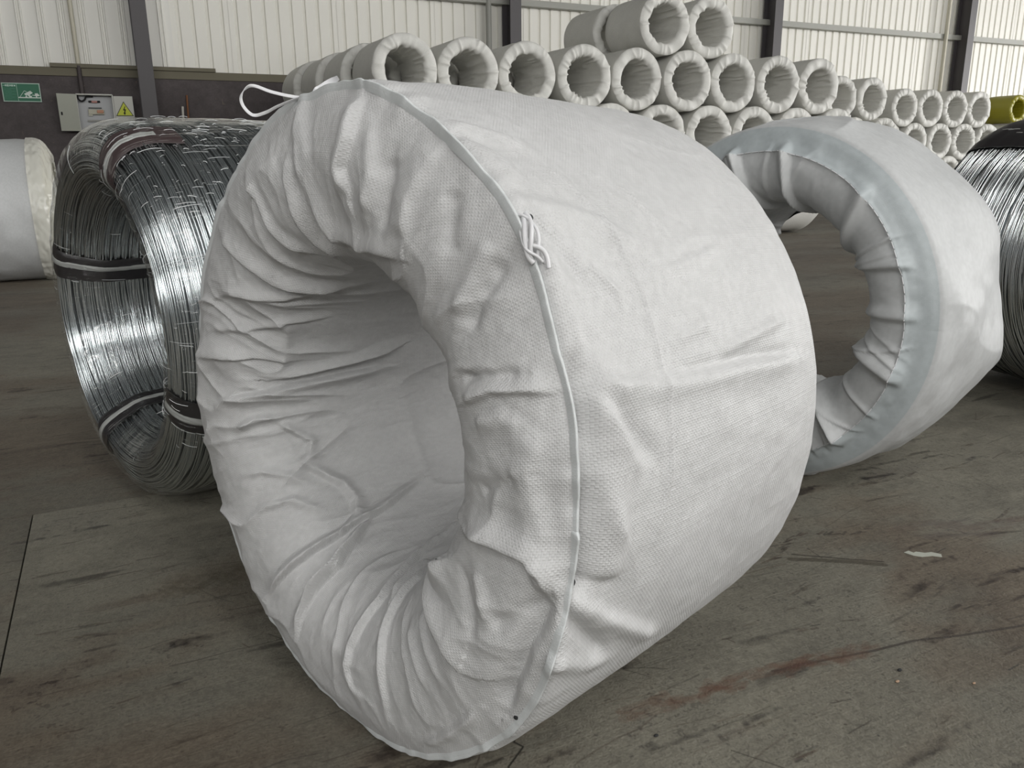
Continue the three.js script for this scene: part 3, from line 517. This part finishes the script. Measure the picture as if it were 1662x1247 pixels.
// ------------------------------------------------------------------ the second bagged coil, in thin white cloth
{
  const R = 0.463, h0 = 0.466;
  const sec = section(
    [[0, R], [0.01, R + 0.008], [0.05, R + 0.012], [0.2, R + 0.014], [0.34, R + 0.006], [0.43, R - 0.02], [0.47, R - 0.07], [0.475, 0.36], [0.45, 0.30], [0.42, 0.285]],
    [[0, R], [-0.012, R - 0.02], [-0.03, 0.41], [-0.036, 0.36], [-0.02, 0.315], [0.02, 0.287], [0.08, 0.278], [0.2, 0.275], [0.33, 0.278], [0.42, 0.285]]);
  const C2 = 2 * Math.PI * 0.4;
  const creases = []; for (let k = 0; k < 15; k++) creases.push([k / 15 * 360 + rr(-9, 9), rr(0.7, 1.7), rr(-0.5, 0.5), rr(0.012, 0.03), 0]); for (let k = 0; k < 26; k++) creases.push([rr(0, 360), rr(0.15, 0.45), rr(-0.5, 0.5), rr(0.006, 0.014), 0]);
  const disp = (th, s) => {
    const T = th * 0.4, p = (f) => Math.max(1, Math.round(C2 * f)), N = (fu, fv, k) => vn(T / C2 * p(fu), s * fv, k, p(fu), 0);
    let d = 0;
    if (s < 0.01) {
      const w = sstep(0.01, -0.05, s);
      d += w * (0.006 * N(7, 4, 81) + 0.003 * N(20, 9, 82) + 0.0012 * N(50, 40, 83));
      for (const [deg, a, sl, wd, s0] of creases) { let x = (th / D2R - deg + 540) % 360 - 180; x = x * D2R * 0.38 + sl * (s + 0.09); if (Math.abs(x) < 3 * wd) { const e = Math.exp(-((x / (x > 0 ? wd : wd * 0.35)) ** 2)); d += 0.014 * a * e * sstep(-0.03, -0.09, s) * (0.4 + 0.6 * sstep(-0.5, -0.2, s)); d += 0.006 * a * e * Math.exp(-(((s + 0.07) / 0.02) ** 2)); } }
      d += 0.004 * Math.exp(-(((s + 0.07) / 0.005) ** 2)) - 0.006 * Math.exp(-(((s + 0.045) / 0.02) ** 2));
    }
    if (s > -0.01) {
      const w = sstep(-0.01, 0.08, s);
      const deg = th / D2R, b = 0.016 * Math.sin((deg - 20) * D2R * 8) * sstep(0.1, 0.35, s);
      const k = 1 - Math.abs(N(5, 3, 86)); 
      d += b * 0.55 + w * (0.009 * N(4, 4, 84) + 0.006 * N(11, 8, 85) + 0.0018 * N(30, 34, 87) + 0.012 * k ** 5);
    }
    return d;
  };
  const s1 = -0.07, inner = range(sec.min, s1, 110), band = range(s1, 0, 36).slice(1), outer = range(0, sec.max, 150).slice(1);
  const sh = sheet(sec, inner.concat(band, outer), 600, h0, disp, null, 0.0), j1 = inner.length - 1, j2 = j1 + band.length;
  const t = thing('bagged_wire_coil', 'white cloth covered wire coil with wide open bore and stitched blue-grey end band', 'wire coil', [1.554, 0, -1.670], Math.PI / 2 - 76 * D2R);
  mesh('outer_wrap', sh.geometry(j2, sh.rows.length - 1), M.thin, t);
  mesh('end_band', sh.geometry(j1, j2), M.liner, t, 'blue-grey translucent cloth band');
  mesh('bore_cover', sh.geometry(0, j1), M.thin, t, 'puckered cloth tucked into the bore');
  const st = [];
  for (let i = 0; i < 600; i += 5) { const q = (m) => { const b = 3 * (j1 * 601 + (m % 600)); return new THREE.Vector3(sh.P[b] - 0.0015, sh.P[b + 1], sh.P[b + 2]); }; st.push(new THREE.TubeGeometry(new THREE.LineCurve3(q(i), q(i + 4)), 1, 0.0012, 5)); }
  mesh('stitching', mergeGeometries(st), M.cord, t, 'row of white stitches');
}

// ------------------------------------------------------------------ bagged coils far off: stacks along the back wall
function rollGeos(k, R = 0.4345, L = 1.0) {
  const r = 0.272, sec = section(
    [[0, R - 0.004], [0.02, R], [0.3, R], [0.5, R], [0.9, R], [L - 0.03, R - 0.02], [L, R - 0.07], [L - 0.01, r + 0.03], [L - 0.05, r]],
    [[0, R - 0.004], [-0.022, R - 0.03], [-0.03, R - 0.075], [-0.02, r + 0.03], [0.02, r + 0.004], [0.1, r - 0.004], [0.35, r - 0.012], [0.7, r - 0.005], [L - 0.05, r]]);
  const NT = 160;
  const disp = (th, s) => {
    const N = (n, fv, q) => vn(th / (2 * Math.PI) * n, s * fv, q + 20 * k, n, 0);
    const wv = 0.5 * N(6, 3, 90), p1 = 1 - Math.abs(vn(th / 6.283185 * 26 + wv, s * 3, 91 + 20 * k, 26, 0)), p2 = N(44, 3, 92);
    if (s < 0.015) return sstep(0.015, -0.03, s) * (0.026 * p1 * p1 * p1 - 0.006 + 0.007 * p2) * (s < -0.2 ? 1.3 : 1);
    return 0.004 * N(7, 3, 93) + 0.0025 * N(14, 8, 94) + Math.exp(-s / 0.04) * 0.005 * p2 - 0.006 * Math.exp(-(((s - 0.55) / 0.012) ** 2)) * (k === 1 ? 1 : 0);
  };
  const inner = range(sec.min, -0.2, 9).concat(range(-0.2, 0, 12).slice(1)), outer = range(0, 0.1, 4).slice(1).concat(range(0.1, sec.max, 14).slice(1));
  const sh = sheet(sec, inner.concat(outer), NT, 2, disp, null, 0);   // lifted so that nothing is flattened, then set back to its centre
  const a = sh.geometry(0, inner.length - 1), b = sh.geometry(inner.length - 1, sh.rows.length - 1); a.translate(0, -2, 0); b.translate(0, -2, 0); return [a, b];
}
const rollKinds = [0, 1, 2, 3].map((k) => rollGeos(k));
function roll(label, group, X, y, Z, k, turn = 0, mats = [M.rollEnd, M.rollCloth], scale = 1, name = 'stacked_wire_coil') {
  const t = thing(name, label, 'wire coil', [X, y, Z], Math.PI / 2 + turn, group), [a, b] = rollKinds[k % 4];
  t.scale.setScalar(scale);
  const m1 = mesh('pleated_end', a, mats[0], t), m2 = mesh('wrapping', b, mats[1], t);
  m1.rotation.x = m2.rotation.x = (k * 1.7) % 6.28;
  return t;
}
const ord = ['first', 'second', 'third', 'fourth', 'fifth', 'sixth', 'seventh', 'eighth', 'ninth', 'tenth', 'eleventh', 'twelfth'];
const RS = 0.445, SP = 0.892, DY = 0.772, ZF = -10.55, G1 = 'bagged coils of the long stack';
let kk = 0;
for (let i = 0; i < 11; i++) roll('bagged wire coil in the floor tier, under the other tiers of the long stack', 'floor tier of the long stack', 2.665 + SP * i, RS, ZF, kk++);
for (let i = 0; i < 10; i++) roll(`grey-white bagged wire coil, ${ord[i]} from electrical box end, long stack's second tier`, G1, 3.11 + SP * i, RS + DY, ZF + rr(0, 0.04), kk++);
for (let i = 0; i < 9; i++) roll(`grey-white bagged wire coil with open bore, ${ord[i]} from electrical box end, third tier`, G1, 3.555 + SP * i, RS + 2 * DY, ZF + [0.1, 0.05, 0, 0.02, 0, 0.03, 0, 0.02, 0][i], kk++);
roll('topmost bagged coil of the long stack, end to end with another behind', G1, 7.57, RS + 3 * DY, ZF + 0.02, 1);
roll('topmost bagged coil of the long stack, on its column side', G1, 8.462, RS + 3 * DY, ZF - 0.05, 2);
const RK = 1.085, rear = (X, y, Z) => roll('bagged coil of the rear rank, bearing the coils behind the front ones', 'rear rank of the long stack', X, y, Z, kk++);
['second', 'third', 'fourth'].forEach((w, k) => roll(`${w} bagged coil back in the row at electrical box end, third tier`, G1, 3.455 - 0.1 * k, RS + 2 * DY + 0.012, ZF + 0.02 - RK * (k + 1), kk++));
roll('bagged coil lying end to end behind the topmost coil', G1, 7.47, RS + 3 * DY, ZF - 0.02 - RK, 0);
for (let k = 0; k < 3; k++) { const z = ZF - 0.05 - RK * (k + 1), x = -0.1 * (k + 1); for (let i = k ? 9 : 1; i < 9; i++) rear(3.555 + SP * i + x, RS + 2 * DY, z); for (let i = 0; i < (k ? 2 : 10); i++) rear(3.11 + SP * i + x, RS + DY, z); for (let i = 0; i < (k ? 3 : 11); i++) rear(2.665 + SP * i + x, RS, z); }
// second stack, nearer the wall
const G2 = 'bagged coils of the far stack', ZG = -14.25;
for (let i = 0; i < 2; i++) roll(`bagged coil, ${ord[i]} of the two raised ones between long stack and far stack`, G2, 13.86 + 0.9 * i, RS + 2 * DY + 0.06, ZG + 1.2, kk++);
for (let i = 0; i < 4; i++) roll(`small distant bagged coil, ${ord[i]} along the top tier of far stack`, G2, 17.22 + 0.89 * i, RS + 2 * DY, ZG, kk++);
for (let i = 0; i < 3; i++) roll('bagged coil in middle tier under the two raised ones', 'middle tier under the raised coils', 13.42 + 0.9 * i, RS + DY + 0.03, ZG + 1.2, kk++);
for (let i = 0; i < 6; i++) roll(`small distant bagged coil, ${ord[i]} along the middle tier of far stack`, G2, 16.78 + 0.89 * i, RS + DY, ZG, kk++);
for (let i = 0; i < 7; i++) roll('bagged wire coil in the floor tier of the far stack', 'floor tier of the far stack', 16.34 + 0.89 * i, RS, ZG, kk++);
for (let i = 0; i < 4; i++) roll('bagged wire coil in the floor tier, under the two raised ones', 'floor tier under the raised coils', 12.97 + 0.9 * i, RS, ZG + 1.2, kk++);
const yel = [phys([0.30, 0.275, 0.02], 0.4), phys([0.30, 0.275, 0.02], 0.4)];
roll('yellow bagged coil lying on the far stack', null, 21.25, RS + DY + 0.80, ZG + 0.1, 2, 0, yel, 0.8, 'yellow_wire_coil');
roll('grey bagged coil on the floor, glimpsed through the bore of the white coil', null, 6.5, RS, -7.5, 1, -Math.PI / 2 + 0.08, [M.rollEnd, M.rollCloth], 1, 'floor_wire_coil');

// ------------------------------------------------------------------ white bagged coil by the left wall, crumpled clear wrap at its rim
{
  const R = 0.52, h0 = 0.522, sec = section(
    [[0, R - 0.03], [0.05, R], [0.4, R + 0.004], [0.8, R], [1.1, R - 0.01], [1.15, R - 0.08], [1.14, 0.33], [1.1, 0.3]],
    [[0, R - 0.03], [-0.03, R - 0.09], [-0.03, 0.36], [0.02, 0.3], [0.3, 0.29], [0.8, 0.29], [1.1, 0.3]]);
  const disp = (th, s) => { const N = (n, f, q) => vn(th / 6.2832 * n, s * f, q, n, 0); const k = 1 - Math.abs(N(9, 2, 96)); return (s > 0 ? 0.004 : 0.012) * N(12, 5, 95) + 0.008 * k ** 5 + 0.003 * N(40, 14, 97); };
  const inner = range(sec.min, 0, 40), outer = range(0, sec.max, 60).slice(1), sh = sheet(sec, inner.concat(outer), 220, h0, disp, null, 0), j = inner.length - 1;
  const t = thing('bagged_wire_coil', 'white bagged wire coil with yellowed crumpled film along its rim, by the dark wall', 'wire coil', [-0.42, 0, -7.40], Math.PI);
  mesh('outer_wrap', sh.geometry(j, sh.rows.length - 1), M.thin, t); mesh('end_cover', sh.geometry(0, j), M.rollEnd, t);
  const fs = section([[0, R - 0.02], [0.03, R + 0.004], [0.1, R + 0.008]], [[0, R - 0.02], [-0.04, R - 0.09], [-0.04, R - 0.16]]);
  const crump = (th, s) => { const N = (n, f, q) => vn(th / 6.2832 * n, s * f, q, n, 0); return 0.008 + 0.010 * Math.abs(N(30, 14, 98)) + 0.005 * N(90, 50, 99); };
  const fr = range(fs.min, fs.max, 36), fsh = sheet(fs, fr, 400, h0, crump, null, 0);
  mesh('crumpled_film', fsh.geometry(0, fr.length - 1), M.filmCrumple, t, 'yellowed crumpled plastic film');
}

// ------------------------------------------------------------------ on the low wall: sign, electrical box; small things
{
  const cv = document.createElement('canvas'); cv.width = 640; cv.height = 350; const c = cv.getContext('2d');
  c.fillStyle = '#0f6647'; c.fillRect(0, 0, 640, 350); c.strokeStyle = '#a9c4b4'; c.lineWidth = 12; c.strokeRect(6, 6, 628, 338); c.lineWidth = 7; c.beginPath(); c.moveTo(250, 8); c.lineTo(250, 342); c.stroke();
  c.strokeStyle = '#cfe0d6'; c.lineWidth = 5; c.lineCap = 'butt';
  const L = (...p) => { c.beginPath(); for (let i = 0; i < p.length; i += 4) { c.moveTo(p[i], p[i + 1]); c.lineTo(p[i + 2], p[i + 3]); } c.stroke(); };
  const glyph = (x, y, segs) => L(...segs.map((v, i) => (i % 2 ? y + v * 36 : x + v * 30)));
  // the heading: general solid waste
  glyph(20, 28, [0, 0.5, 1, 0.5]);
  glyph(56, 28, [0.05, 0.2, 0.45, 0.2, 0.05, 0.2, 0.05, 1, 0.45, 0.2, 0.45, 1, 0, 0.55, 0.5, 0.55, 0.25, 0, 0.2, 0.15, 0.6, 0.1, 0.6, 0.4, 0.6, 0.1, 0.95, 0.1, 0.95, 0.1, 0.95, 0.35, 0.55, 0.55, 0.95, 0.55, 0.95, 0.55, 0.6, 1, 0.6, 0.65, 1, 1]);
  glyph(92, 28, [0.05, 0.02, 0.95, 0.02, 0.05, 0.02, 0.05, 1, 0.95, 0.02, 0.95, 1, 0.05, 1, 0.95, 1, 0.2, 0.3, 0.8, 0.3, 0.5, 0.15, 0.5, 0.5, 0.3, 0.5, 0.7, 0.5, 0.3, 0.5, 0.3, 0.8, 0.7, 0.5, 0.7, 0.8, 0.3, 0.8, 0.7, 0.8]);
  glyph(128, 28, [0.3, 0, 0.1, 0.4, 0.2, 0.3, 0.2, 1, 0.4, 0.25, 1, 0.25, 0.7, 0, 0.7, 1, 0.7, 0.3, 0.4, 0.75, 0.7, 0.3, 1, 0.75, 0.5, 0.75, 0.9, 0.75]);
  glyph(164, 28, [0.05, 0.1, 0.95, 0.1, 0.05, 0.1, 0.05, 1, 0.2, 0.4, 0.95, 0.4, 0.5, 0.15, 0.25, 1, 0.4, 0.6, 0.85, 0.6, 0.85, 0.6, 0.4, 1, 0.45, 0.7, 0.95, 1]);
  glyph(200, 28, [0.2, 0, 0.2, 1, 0, 0.35, 0.4, 0.35, 0, 0.65, 0.4, 0.55, 0.55, 0.1, 0.45, 0.45, 0.5, 0.25, 0.95, 0.25, 0.95, 0.25, 0.9, 1, 0.7, 0.3, 0.5, 0.8, 0.85, 0.3, 0.65, 1]);
  c.globalAlpha = 0.4; c.lineWidth = 5; for (let y = 0; y < 8; y++) for (let x = 30; x < 225 - (y % 2) * 70; x += 9) L(x, 100 + y * 28, x + rr(3, 7), 100 + y * 28 + rr(-3, 3)); c.globalAlpha = 1;
  c.fillStyle = '#d3ddd5'; c.strokeStyle = '#d3ddd5'; c.fillRect(254, 262, 376, 20); c.lineWidth = 7; L(280, 262, 370, 140, 370, 140, 410, 165);
  const poly = (...p) => { c.beginPath(); for (let i = 0; i < p.length; i += 2) c.lineTo(p[i], p[i + 1]); c.closePath(); c.fill(); };
  poly(360, 200, 405, 175, 470, 140, 510, 180, 460, 215, 450, 230, 490, 240, 480, 262, 440, 262, 415, 225, 375, 225); poly(390, 215, 410, 262, 370, 262, 385, 235); poly(540, 190, 590, 185, 620, 225, 615, 240, 575, 240, 575, 262, 555, 262, 552, 240, 490, 225, 495, 215, 545, 222);
  const tx = new THREE.CanvasTexture(cv); tx.colorSpace = THREE.SRGBColorSpace;
  const t = thing('wall_sign', 'green metal waste sign with white pictogram on the dark wall', 'sign', [-1.075, 2.005, ZA + 0.06]);
  mesh('sign_board', box(0.54, 0.29, 0.015), std([0.35, 0.4, 0.37], 0.5), t);
  const p = new THREE.PlaneGeometry(0.53, 0.28); p.translate(0, 0, 0.0085); mesh('sign_print', p, std([1, 1, 1], 0.5, { map: tx }), t, 'green and white print');
}
{ // electrical box, both doors open
  const y = 1.70, H = 0.58, W = 0.54, z = ZA + 0.03, D = 0.16;
  const grey = std([0.38, 0.39, 0.33], 0.5), pale = std([0.56, 0.56, 0.51], 0.5), mid = std([0.44, 0.45, 0.46], 0.5);
  const t = thing('electrical_box', 'open grey electrical cabinet with yellow shock warning triangle on its door', 'electrical box', [-0.03, y, z]);
  mesh('cabinet_body', mergeGeometries([box(W, 0.02, D, 0, H / 2, D / 2), box(W, 0.02, D, 0, -H / 2, D / 2), box(0.02, H, D, -W / 2, 0, D / 2), box(0.02, H, D, W / 2, 0, D / 2)]), pale, t);
  mesh('back_plate', box(W, H, 0.01, 0, 0, 0.012), mid, t);
  const d1 = new THREE.Group(); 
  const dl = mesh('door', box(0.29, H, 0.012, -0.145, 0, 0), grey, t); dl.position.set(-W / 2, 0, D); dl.rotation.y = 0.28;
  mesh('door_lock', box(0.02, 0.05, 0.02, -0.25, -0.02, 0.01), M.dark, dl);
  const dr = mesh('door', box(0.29, H, 0.012, 0.145, 0, 0), pale, t); dr.position.set(W / 2 + 0.015, -0.02, D); dr.rotation.y = -0.1;
  const cv = document.createElement('canvas'); cv.width = 256; cv.height = 256; const c = cv.getContext('2d');
  const tri = new THREE.Shape(); const q = 0.125; tri.moveTo(-q, -0.09); tri.lineTo(q, -0.09); tri.lineTo(0, 0.125); tri.closePath();
  const tg = new THREE.ExtrudeGeometry(tri, { depth: 0.002, bevelEnabled: true, bevelSize: 0.01, bevelThickness: 0.001, bevelSegments: 2 }); tg.translate(0.145, 0.07, 0.008);
  mesh('warning_border', tg, std([0.05, 0.05, 0.02], 0.5), dr);
  const tri2 = new THREE.ExtrudeGeometry(tri, { depth: 0.002, bevelEnabled: false }); tri2.scale(0.93, 0.93, 1); tri2.translate(0.145, 0.0705, 0.0105); mesh('warning_triangle', tri2, std([0.55, 0.60, 0.03], 0.5), dr, 'yellow warning triangle');
  const b = new THREE.Shape(); [[0.012, 0.07], [-0.022, 0.005], [0.002, 0.005], [-0.012, -0.035], [-0.024, -0.035], [0.002, -0.07], [0.018, -0.03], [0.006, -0.033], [0.026, 0.024], [0.002, 0.022], [0.022, 0.07]].forEach(([x, yy], i) => (i ? b.lineTo(x, yy) : b.moveTo(x, yy)));
  const bg = new THREE.ExtrudeGeometry(b, { depth: 0.002, bevelEnabled: false }); bg.translate(0.145, 0.06, 0.0125); mesh('lightning_mark', bg, M.dark, dr, 'black lightning bolt');
  mesh('cable', new THREE.TubeGeometry(new THREE.CatmullRomCurve3([[-0.25, 0.28, 0.06], [-0.24, 0.22, 0.08], [-0.2, 0.185, 0.08], [-0.15, 0.21, 0.08], [-0.12, 0.26, 0.07], [-0.02, 0.262, 0.06]].map((p) => new THREE.Vector3(...p))), 40, 0.014, 8), M.dark, t, 'black cable loop');
  mesh('fuse_holder', mergeGeometries([rbox(0.045, 0.03, 0.04, 0.005, -0.075, 0.185, 0.035), rbox(0.045, 0.03, 0.04, 0.005, 0.055, 0.185, 0.035)]), M.dark, t);
  mesh('fuse', rbox(0.085, 0.035, 0.04, 0.006, -0.01, 0.182, 0.035), std([0.42, 0.2, 0.17], 0.5), t, 'reddish fuse');
  mesh('busbar', rbox(0.2, 0.018, 0.03, 0.004, -0.01, 0.085, 0.03), std([0.1, 0.11, 0.1], 0.5), t);
  mesh('breaker', rbox(0.24, 0.08, 0.06, 0.008, 0.0, 0.02, 0.045), std([0.5, 0.48, 0.38], 0.5), t); mesh('breaker_switch', rbox(0.1, 0.05, 0.03, 0.006, 0.06, 0.025, 0.085), std([0.5, 0.24, 0.14], 0.5), t, 'orange breaker handle');
  mesh('terminal', rbox(0.06, 0.03, 0.04, 0.005, -0.09, -0.03, 0.04), std([0.6, 0.6, 0.5], 0.5), t);
  mesh('duct', box(0.3, 0.03, 0.05, 0, -0.12, 0.035), std([0.3, 0.3, 0.28], 0.5), t);
}
{ const g = rod([1.33, 0.0, ZA + 0.35], [1.42, 2.02, ZA + 0.06], 0.016, 8); tag(mesh('wooden_pole', g, std([0.22, 0.09, 0.035], 0.7)), 'thin orange-brown pole leaning against the dark wall', 'pole');
  tag(mesh('white_batten', mergeGeometries([rod([1.2, 0, ZA + 0.33], [1.33, 1.83, ZA + 0.08], 0.022, 6)]), std([0.55, 0.53, 0.48], 0.6)), 'pale batten leaning beside the orange-brown pole', 'batten'); }
{ // torn paper on the floor
  const s = new THREE.Shape(); [[-0.04, 0.012], [-0.028, -0.004], [-0.012, -0.012], [0.012, -0.01], [0.03, -0.018], [0.036, -0.006], [0.02, 0.006], [0.004, 0.004], [-0.012, 0.012], [-0.02, 0.008], [-0.026, 0.018]].forEach(([x, y], i) => (i ? s.lineTo(x, y) : s.moveTo(x, y)));
  const g = new THREE.ExtrudeGeometry(s, { depth: 0.0012, bevelEnabled: false }); g.rotateX(-Math.PI / 2); g.rotateY(-0.35);
  const m = tag(mesh('paper_scrap', g, std([0.34, 0.35, 0.30], 0.8)), 'torn pale paper scrap stuck to the concrete floor', 'paper'); m.position.set(1.529, 0.0002, -1.084);
  for (const [x, z, r, c] of [[1.12, -0.81, 0.0035, 0], [1.09, -0.79, 0.003, 1], [1.37, -0.62, 0.0035, 0], [1.2, -0.73, 0.0025, 1], [1.33, -0.58, 0.003, 0], [0.65, -0.86, 0.003, 0]]) { const p = new THREE.IcosahedronGeometry(r, 1); p.scale(1.4, 0.6, 0.9); const q = tag(mesh('grit', p, c ? std([0.3, 0.2, 0.13], 0.7) : M.dark), c ? 'tiny tan chip of grit on the floor' : 'tiny black speck of grit on the floor', 'grit', c ? 'tan chips on the floor' : 'black specks on the floor'); q.position.set(x, r * 0.55, z); }
}
scene.traverse((o) => { if (o.isMesh) { o.castShadow = true; o.receiveShadow = true; } });
renderer.render(scene, camera);
